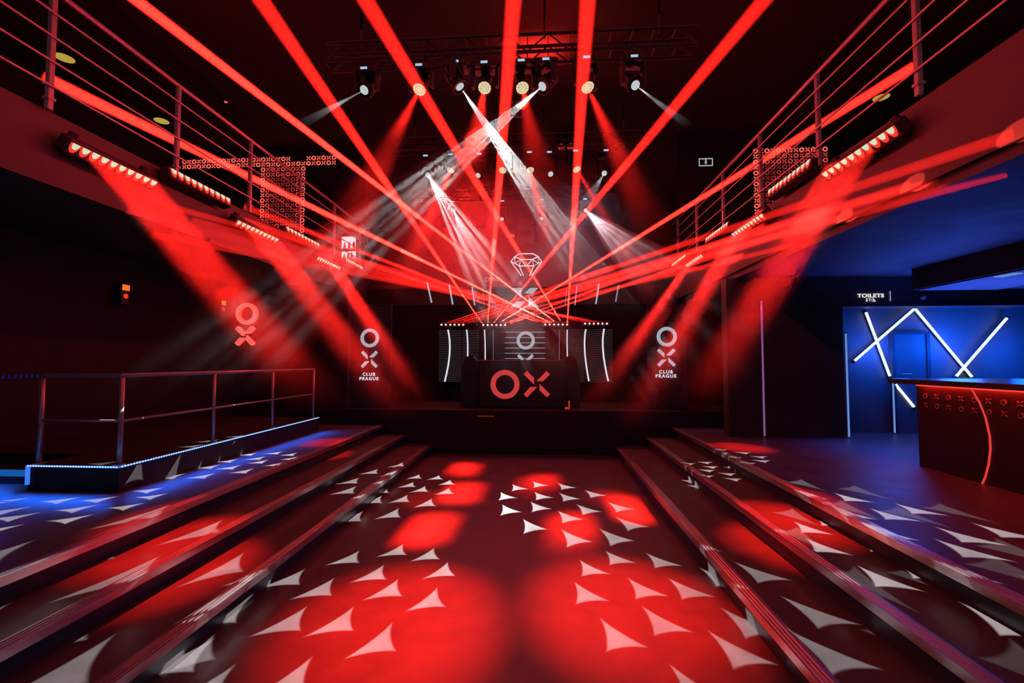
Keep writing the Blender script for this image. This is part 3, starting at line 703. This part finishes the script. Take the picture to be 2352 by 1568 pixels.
for i, (e_, pl) in enumerate((((2330, 308), dict(X=3.06)), ((2093, 425), dict(X=3.06)), ((1938, 498), dict(X=3.06)), ((2352, 356), dict(X=3.4)), ((2312, 395), dict(X=3.3)), ((1850, 556), dict(X=3.06)))):
    rays.append(((0, i), e_, pl, 'Linear', (.6, .7, .7, .5, .5, .5)[i], 'flat red laser ray fanning to the bar side, ' + ['ending in the frame corner glow', 'ending in the middle glowing spot', 'ending in the far glowing spot', 'upper pink streak above the bar', 'lower pink streak above the bar', 'lowest under the balcony'][i]))
for (sg, e_, pl, fo, k, words) in rays:
    p = SRC[sg]; q = at(*e_, **pl); d = q - p
    if e_[1] <= 0: q = q + d * .05
    L_ = (q - p).length
    fan = sg[0] in (0, 3)
    h = shaft('laser_ray', p + Vector((0, -.01, 0)), q, .2 if fan else .5, H_ray, words, 'light beam', 'red laser rays', r0=.012 if fan else .014, n=14)
    e = E0 * k * (1 if fan else 6.5 if fo == 'Linear' else 7)
    spot('laser', p + Vector((0, -.01, 0)), q, .5, RED, e, .12, .011, 'Linear' if fan else None, None, True, False).data.use_shadow = False
# bright spots where rays strike the balcony front
for px, py in ((2330, 306), (2093, 424), (1938, 498)):
    p = at(px, py, X=3.06); spot('laser spot', Vector((.2, 9.6, 2.6)) if 0 else p + Vector((-1.0, 1.6, -.25)), p, 2.2, (1, .06, .04), 900, .3, .002)

# white projected beams
H_white = [haze_mat('white beam haze %d' % k, d, z0, z1, puff, 1.5) for k, (d, z0, z1, puff) in enumerate(((.30, 4.5, 5.5, .7), (.42, 2.2, 4.4, .75), (.22, 1.2, 4.4, .7), (.04, 2.2, 5.0, .7), (.30, 2.6, 4.6, .6)))]
WHITE = (.96, .97, 1.0)
white = {0: (H_white[0], 60, 0), 1: (H_white[1], 1350, 115), 2: (H_white[2], 1200, 60), 3: (H_white[0], 60, 0), 4: (H_white[2], 1700, 100), 5: (None, 800, 70), 6: (None, 950, 110), 7: (H_white[3], 900, 62), 8: (H_white[3], 1200, 85), 9: (None, 950, 60), 10: (None, 950, 70), 11: (H_white[4], 900, 20)}
KW = 14.0
for i, (hm, e, turn) in white.items():
    p, d = LAMP[i]; q = TARG[i]; hz = []; ha = 2.2 if i in (0, 3) else 5.3
    if hm: hz = [shaft('white_shaft', p, q - (q - p) * .02, ha, hm, 'white light shaft from the ' + spots[i][5].replace('white moving lamp ', 'lamp '), 'light beam', 'white light shafts', r0=.03)]
    spot('projector', p, q, ha, WHITE, e * KW, .05, .003, None, turn, hz, True)
# red washes
H_wash = [haze_mat('wash haze %d' % k, d, z0, z1, .6, 1.2) for k, (d, z0, z1) in enumerate(((.07, 2.6, 5.0), (.05, 3.4, 5.4), (.30, 2.6, 5.0)))]
wash = {12: (H_wash[0], 4200, 6.0), 13: (H_wash[1], 4300, 7.7), 14: (H_wash[1], 4000, 7.7), 15: (H_wash[0], 3600, 6.0), 16: (H_wash[2], 4200, 4.2), 17: (H_wash[2], 2100, 3.5), 18: (H_wash[2], 2100, 3.7), 19: (H_wash[0], 3800, 4.0)}
KR = 2.2
for i, (hm, e, ang) in wash.items():
    p, d = LAMP[i]; q = TARG[i]
    hz = [shaft('red_shaft', p, p + (q - p) * .8, ang, hm, 'red hazy shaft from the ' + spots[i][5].replace('yellow faced wash', 'yellow').replace('blazing wash','blazing'), 'light beam', 'red light shafts', r0=.06)]
    spot('wash', p, q, ang, RED, e * KR, 1.0, .03, None, None, hz, True)

# ------------------------------------------------------------------ LED bars under the balconies
def make_bar(upper):
    t = thing('led_bar', None, None)
    b = MB(); b.cbox(-.06, .06, -.46, .46, -.065, .065, .012); b.build('housing', M_case, t)
    for y in (-.36, .36): MB().box(-.09, -.055, y - .03, y + .03, -.02, .10).build('bracket', M_case, t)
    for i in range(10):
        y = -.405 + .09 * i; n = 12; r = .042
        P = lambda rr, dz=0: [(rr * math.cos(PI + PI * k / n), rr * math.sin(PI + PI * k / n) * 2.1 * (rr / r) ** .5 + dz) for k in range(n + 1)]
        b = MB(); b.quad_strip([[(x, u, v + .045) for u, v in P(r)] for x in (.058, .066)]); ln = b.build('lens', G_barr, t, (0, y, 0))
        b = MB(); b.quad_strip([[(x, u, v + .045) for u, v in P(r * .72)] for x in (.066, .070)]); b.build('lens_core', G_barw, ln)
    return t
words_l = ['first red light bar, counting from the camera, under the sign side balcony', 'second red light bar, counting from the camera, under the sign side balcony', 'third red light bar, counting from the camera, under the sign side balcony', 'fourth red light bar, counting from the camera, under the sign side balcony', 'fifth red light bar, counting from the camera, under the sign side balcony', 'sixth red light bar, counting from the camera, under the sign side balcony']
words_r = [x.replace('sign side', 'bar side') for x in words_l]
bar0 = make_bar(0); first = [1]
def place_bar(x, y, z, side, tilt, label, ln=1.0):
    o = bar0 if first[0] else copy_tree(bar0); first[0] = 0
    o.location = (x, y, z); o.rotation_euler = (0, tilt, 0) if side > 0 else (0, tilt, PI)
    o.scale = (1, ln, 1)
    tag(o, label, 'stage light', 'red light bars under the balconies'); return o
BL = [(3.99, 3.57, .9), (5.08, 3.74, .98), (6.15, 3.565, .97), (7.38, 3.77, 1.1), (8.3, 3.58, .95), (9.46, 3.765, .9)]
BR = [(4.35, 3.64, 1.0), (5.52, 3.84, .95), (6.6, 3.65, 1.0), (7.74, 3.83, 1.0), (8.86, 3.65, .95), (9.85, 3.82, 1.0)]
for k, (y, z, ln) in enumerate(BL): place_bar(-4.06, y, z, 1, R(38) if k % 2 == 0 else R(-12), words_l[k], ln / .92)
for k, (y, z, ln) in enumerate(BR): place_bar(2.96, y, z, -1, R(38) if k % 2 == 0 else R(-12), words_r[k], ln / .92)
H_bar = [haze_mat('bar haze %d' % k, d, z0, z1, pf, 1.3) for k, (d, z0, z1, pf) in enumerate(((.17, 1.2, 3.1, .25), (.17, .9, 2.9, .35)))]
bars = [(-4.0, BL[0], T(985, 1212), .0, 1.0), (-4.0, BL[2], T(1062, 1130), 1, .9), (-4.0, BL[4], T(1065, 1078), 1, .8), (2.9, BR[0], T(1440, 1165), 0, 1.0), (2.9, BR[2], T(1315, 1220), 1, .8), (2.9, BR[4], T(1240, 1112), 1, .7)]
KB = 60
for k, (x, (y, z, ln), q, hk, st) in enumerate(bars):
    sgn = 1 if x < 0 else -1
    p = Vector((x + sgn * .06, y, z - .05)); d = (q - p)
    l = area('bar light', p, d, .05, ln * .88, RED, 26 * st, R(7))
    # lengthwise along the hall
    zax = -d.normalized(); yax = Vector((0, 1, 0)); xax = yax.cross(zax).normalized(); yax = zax.cross(xax).normalized()
    l.rotation_euler = Matrix((xax, yax, zax)).transposed().to_euler()
    Ln = d.length * .97; h0, h1 = ln * .44, ln * .44 + .20; w0, w1 = .03, .30
    b = MB(); rg = []
    for tt, hh, ww in ((0.01, h0, w0), (Ln, h1, w1)):
        c = -Vector((0, 0, 1)) * tt; rg.append([(-ww, -hh, -tt), (ww, -hh, -tt), (ww, hh, -tt), (-ww, hh, -tt)])
    b.quad_strip(rg); o = b.build('red_sheet_shaft', H_bar[hk if isinstance(hk, int) else 0], col=hazes); o.location = p; o.rotation_euler = l.rotation_euler
    tag(o, 'slanting sheet of red light below the ' + (words_l if x < 0 else words_r)[(0, 2, 4)[k % 3]].replace('red ', '').replace(', counting from the camera,', ''), 'light beam', 'red light sheets')
    link_receivers(l, True, True)

# ------------------------------------------------------------------ bar counter
BXF = 4.27; cA = at(2113, 1085, X=BXF); BY = cA.y
zc = 1.45; cF = at(2040, 879, Z=zc)
t = thing('bar_counter', 'black bar with glossy top, red lit upper front and curved red line', 'bar', (BXF, BY, .519))
MB().box(0, 1.0, -5.0, 0, 0, zc - .519).build('body', M_relief, t)
b = MB(); b.cbox(cF.x - BXF, 1.3, -5.2, cF.y - BY, zc - .519, zc - .519 + .055, .006); b.build('countertop', M_counter, t)
b = MB()
for r in range(2):
    for i in range(26):
        y = -.12 - .145 * i; z = zc - .519 - .125 - .105 * r
        if (i + r) % 2 == 0:
            n = 14; rr = .028; ri = .017
            P = lambda q, x: [(x, y + q * math.cos(2 * PI * k / n), z + q * math.sin(2 * PI * k / n)) for k in range(n)]
            b.quad_strip([P(rr, -.006), P(ri, -.006)], caps=False); b.quad_strip([P(rr, -.006), P(rr, 0)], caps=False)
        else:
            for q in range(4):
                a = PI / 4 + q * PI / 2; u = (math.cos(a), math.sin(a))
                b.bar((-.004, y + u[0] * .01, z + u[1] * .01), (-.004, y + u[0] * .034, z + u[1] * .034), .009, .009)
b.build('raised_pattern', M_relief2, t)
MB().box(-.02, -.005, -4.9, -.02, zc - .519 - .022, zc - .519 - .004).build('led_strip', glow('red bar strip', (1, .06, .03), 1.1), t)
W3 = lambda x, y: tuple(at(x, y, X=BXF - .008) - Vector((BXF, BY, .519)))
MB().tube([W3(*p) for p in ((2232, 893), (2250, 925), (2264, 960), (2273, 1000), (2275, 1030), (2271, 1065), (2263, 1095), (2255, 1113))], .0085, 6).build('light_arc', glow('red arc', (.85, .05, .05), .9), t)
strip_lamp('bar strip light', (BXF - .04, BY - .05, zc - .02), (BXF - .04, BY - 4.8, zc - .02), .02, (.45, 0, -1), RED, 10)
# toilets sign
YT = YW - .01; c = at(2000, 679, Y=YT)
t = thing('toilets_sign', 'white TOILETS lettering with pictograms on the header', 'sign', tuple(c))
text('TOILETS', .082, G_white, 'lettering', t, (0, 0, 0), .004, .002, 1.1, 1.2)
b = MB()
for k, x in enumerate((-.10, -.03)):
    b.disc(x, -.07, .014, -.004, .0, 10); b.prism([(x - .02, -.13) if k == 0 else (x - .014, -.09), (x, -.15), (x + .02, -.13) if k == 0 else (x + .014, -.09), (x + .008, -.085), (x - .008, -.085)], -.004, 0)
b.box(.01, .014, -.004, 0, -.15, -.07); b.ring(.07, -.125, .022, .03, -.004, 0, 16); b.disc(.055, -.065, .012, -.004, 0, 10); b.prism([(.048, -.08), (.062, -.08), (.10, -.12), (.115, -.145), (.105, -.15), (.06, -.115)], -.004, 0)
b.v = [(x * .62, y, z * .62) for x, y, z in b.v]; b.build('pictograms', G_white, t)
p = at(2044.5, 668, Y=YT); q = at(2045, 691, Y=YT)
MB().box(p.x - c.x - .006, p.x - c.x + .006, -.004, .005, q.z - c.z, p.z - c.z).build('divider_line', G_line, t)
# fitting on the ceiling
p = at(1988, 657, Z=3.0)
t = thing('emergency_light', 'small box fitting under the ceiling beside the toilets sign', 'ceiling light', (p.x, p.y, 3.04)); MB().cbox(-.16, .16, -.06, .06, -.09, 0, .012).build('body', mat('fitting casing', (.18, .09, .10), .4), t); MB().cbox(-.15, .17, -.05, .05, -.115, -.09, .01).build('cover', mat('pale cover', (.5, .5, .6), .3), t)
p = at(2117, 683, Y=YT)
t = thing('wall_camera', 'small pale camera at the header corner', 'camera', tuple(p)); MB().lathe([(.03, 0), (.035, .02), (.028, .05), (.01, .06)], 14).build('dome', mat('pale dome', (.5, .55, .65), .25), t, rot=(PI / 2, 0, 0)); MB().box(-.02, .07, -.01, .012, -.035, -.02).build('bracket', M_ceil, t)
# light tubes
tubes = [((1957, 831), (2117, 692), 'longest tilted white light tube starting beside the blue upright strip'), ((1988, 714), (2045, 866), 'steep white light tube beside the door'), ((2092, 697), (2234, 867), 'white light tube falling to the bar top'), ((2190, 867), (2310, 729), 'white light tube rising from the bar top, crossing the falling one'), ((2054, 879), (2101, 936), 'short white light tube under the bar top edge')]
for k, (a_, b_, lab) in enumerate(tubes):
    Y = 8.04 - .0 * k; P = at(*a_, Y=Y); Q = at(*b_, Y=Y)
    t = thing('light_tube', lab, 'light tube', tuple((P + Q) / 2), 'crossed white light tubes'); m_ = (P + Q) / 2
    if k in (0, 3): P = P + Vector((0, -.03, 0)); Q = Q + Vector((0, -.03, 0))
    MB().tube([P - m_, Q - m_], .021, 10).build('tube', G_tube, t, smooth=True)
    dd = (Q - P).normalized()
    for e, s_ in ((P, 1), (Q, -1)): MB().tube([e - m_ - dd * s_ * .012, e - m_ + dd * s_ * .02], .026, 10).build('end_cap', M_ceil, t)
    MB().bar(P - m_ + Vector((0, .04, 0)), Q - m_ + Vector((0, .04, 0)), .03, .03, (0, 1, 0)).build('holder', M_ceil, t)
for (xa, ya), (xb, yb_), m, lab in (((1747, 691), (1757, 989), G_sheenp, 'upright trim on the dark wall with painted purple sheen'), ((1942, 766), (1950, 998), G_strip, 'upright trim at the passage corner with painted blue sheen'), ((2050, 880), (2056, 998), G_strip, 'upright trim beside the bar end with painted blue sheen')):  # reflective edge trims; their sheen is painted on as glow
    Y = YW - .012 if xa < 2000 else 7.95; P = at(xa, ya, Y=Y); Q = at(xb, yb_, Y=Y)
    x = (P.x + Q.x) / 2
    t = thing('sheen_trim', lab, 'light strip', (x, Y, .519), 'upright trims with painted sheen'); MB().box(-.013, .013, -.008, .0, .02, P.z - .519).build('strip', m, t); MB().box(-.02, .02, 0, .012, 0, P.z - .519 + .02).build('holder', M_ceil, t)

# ------------------------------------------------------------------ strip and tube lamps, added unseen fill lamps
BLUE = (.02, .10, 1.0)
for k, (x, y, z, e) in enumerate(((5.6, 7.80, 1.9, 26), (6.6, 7.7, 2.0, 42), (7.6, 7.6, 1.9, 26))): point('tube light %d' % k, (x, y, z), (.004, .10, 1.0), e, .25)
area('blue ceiling fill', (6.2, 6.3, 1.9), (-.05, -.25, 1), 2.2, 1.2, (.06, .12, 1.0), 34, R(140))  # added unseen lamp that turns the ceiling blue
area('blue floor fill', (4.7, 7.0, 2.5), (-.05, -.25, -1), .5, 1.2, (.01, .09, 1.0), 5, R(60))  # no fixture here; added to tint the floor blue
strip_lamp('platform strip light', (PX + .06, PY0, PZ - .02), (PX + .06, PY1, PZ - .02), .03, (.9, 0, -1), (.004, .11, 1.0), 14, R(96))
strip_lamp('platform front light', (pxl, PY0 - .06, PZ - .02), (PX, PY0 - .06, PZ - .02), .03, (0, -.9, -1), (.004, .12, 1.0), 5, R(96))
strip_lamp('step light', (sx.x - 1.3, 4.08, .66), (sx.x - .05, 4.08, .66), .05, (0, -.6, -1), (.004, .13, 1.0), 4)
area('rear ceiling fill', (-.6, 13.5, 4.6), (0, .35, 1), 5, 2.5, (1, .02, .015), 90)  # unseen lamp added to redden the rear ceiling
area('rear wall fill', (-2.5, 13.0, 5.5), (0, 1, -.2), 3, 1.5, (1, .03, .03), 25)  # added red fill without a fixture, towards the rear wall
for sx_, nm in ((-1, 'left'), (1, 'right')):
    xx = -3.1 if sx_ < 0 else 2.0
    strip_lamp('railing fill ' + nm, (xx, 2.5, 3.9), (xx, 9.8, 3.9), .05, (sx_, 0, .15), (1, .04, .05), 40)  # unseen lamps added in mid-air to redden railings and balcony fronts
area('stage fill red', (-.4, 10.15, 4.4), (0, -1, -.45), 5.5, 1.2, (1, .06, .07), 100)  # added without a fixture, brightens nosings and rails from the stage end
area('truss fill', (.15, 7.3, 6.0), (0, -.25, 1), .7, .3, (1, .02, .015), 14)  # unseen lamp added for red on the ceiling behind the truss
area('hall fill red', (-.4, 5.0, 6.7), (0, 0, -1), 7, 9, (1, .075, .085), 75)  # unseen overhead fill, added for the general red of the stage lights
# drifting haze over the stage, lit by added unseen lamps
def cloud(name, c, r, density, label):
    b = MB(); n = 24; prof = []
    for k in range(13): a = -PI / 2 + PI * k / 12; prof.append((max(.001, math.cos(a)), math.sin(a)))
    b.lathe(prof, n)
    m = bpy.data.materials.new(name); m.use_nodes = True; nt = m.node_tree; nt.nodes.clear(); N, L = nt.nodes, nt.links
    out = N.new('ShaderNodeOutputMaterial'); vs = N.new('ShaderNodeVolumeScatter'); L.new(vs.outputs[0], out.inputs['Volume'])
    tc = N.new('ShaderNodeTexCoord'); ln = N.new('ShaderNodeVectorMath'); ln.operation = 'LENGTH'; L.new(tc.outputs['Object'], ln.inputs[0])
    mr = N.new('ShaderNodeMapRange'); mr.interpolation_type = 'SMOOTHSTEP'; mr.inputs['From Min'].default_value = 1; mr.inputs['From Max'].default_value = .1; mr.inputs['To Max'].default_value = density
    L.new(ln.outputs['Value'], mr.inputs[0]); L.new(mr.outputs[0], vs.inputs['Density'])
    o = b.build(name, m, col=hazes); o.location = c; o.scale = r
    return tag(o, label, 'haze', None, 'stuff')
cloud('stage_haze', (-.9, 12.2, 4.2), (4.6, 2.6, 3.0), .08, 'red lit haze drifting over the stage and rear balcony')
def haze_area(name, loc, d, sx_, sy_, col, e, spread=PI):  # added unseen lamp that reaches only haze
    o = area(name, loc, d, sx_, sy_, col, e, spread); link_receivers(o.data if False else o, True, False); return o
haze_area('haze fill red', (-2.6, 12.0, 6.4), (.25, 0, -1), 2.0, 2.0, (1, .018, .018), 1500)  # no fixture; added to redden the stage haze
haze_area('haze fill pale', (1.4, 11.6, 6.2), (-.2, 0, -1), 1.2, 1.2, (.55, .42, .65), 110)  # added unseen lamp, pales the haze on the bar side
cloud('truss_glow_puff', tuple(at(1235, 88, Y=7.3)), (1.3, .35, .5), .6, 'small added puff of haze making the red glow behind the front truss')  # added puff, stands in for a red lit surface behind the truss
haze_area('truss haze fill red', tuple(at(1235, 88, Y=7.3) + Vector((0, 0, -.55))), (0, 0, 1), .7, .3, (1, .02, .015), 60, R(120))  # unseen lamp added under the puff to make it red
cloud('screen_haze', tuple(at(1195, 735, Y=9.9)), (.75, .35, .95), .35, 'pale wisp of haze in front of the stage screen')
haze_area('screen haze fill pale', tuple(at(1195, 735, Y=9.9) + Vector((0, 0, 1.3))), (0, 0, -1), .5, .4, (.6, .6, .72), 9, R(90))  # unseen lamp added above the wisp to whiten it
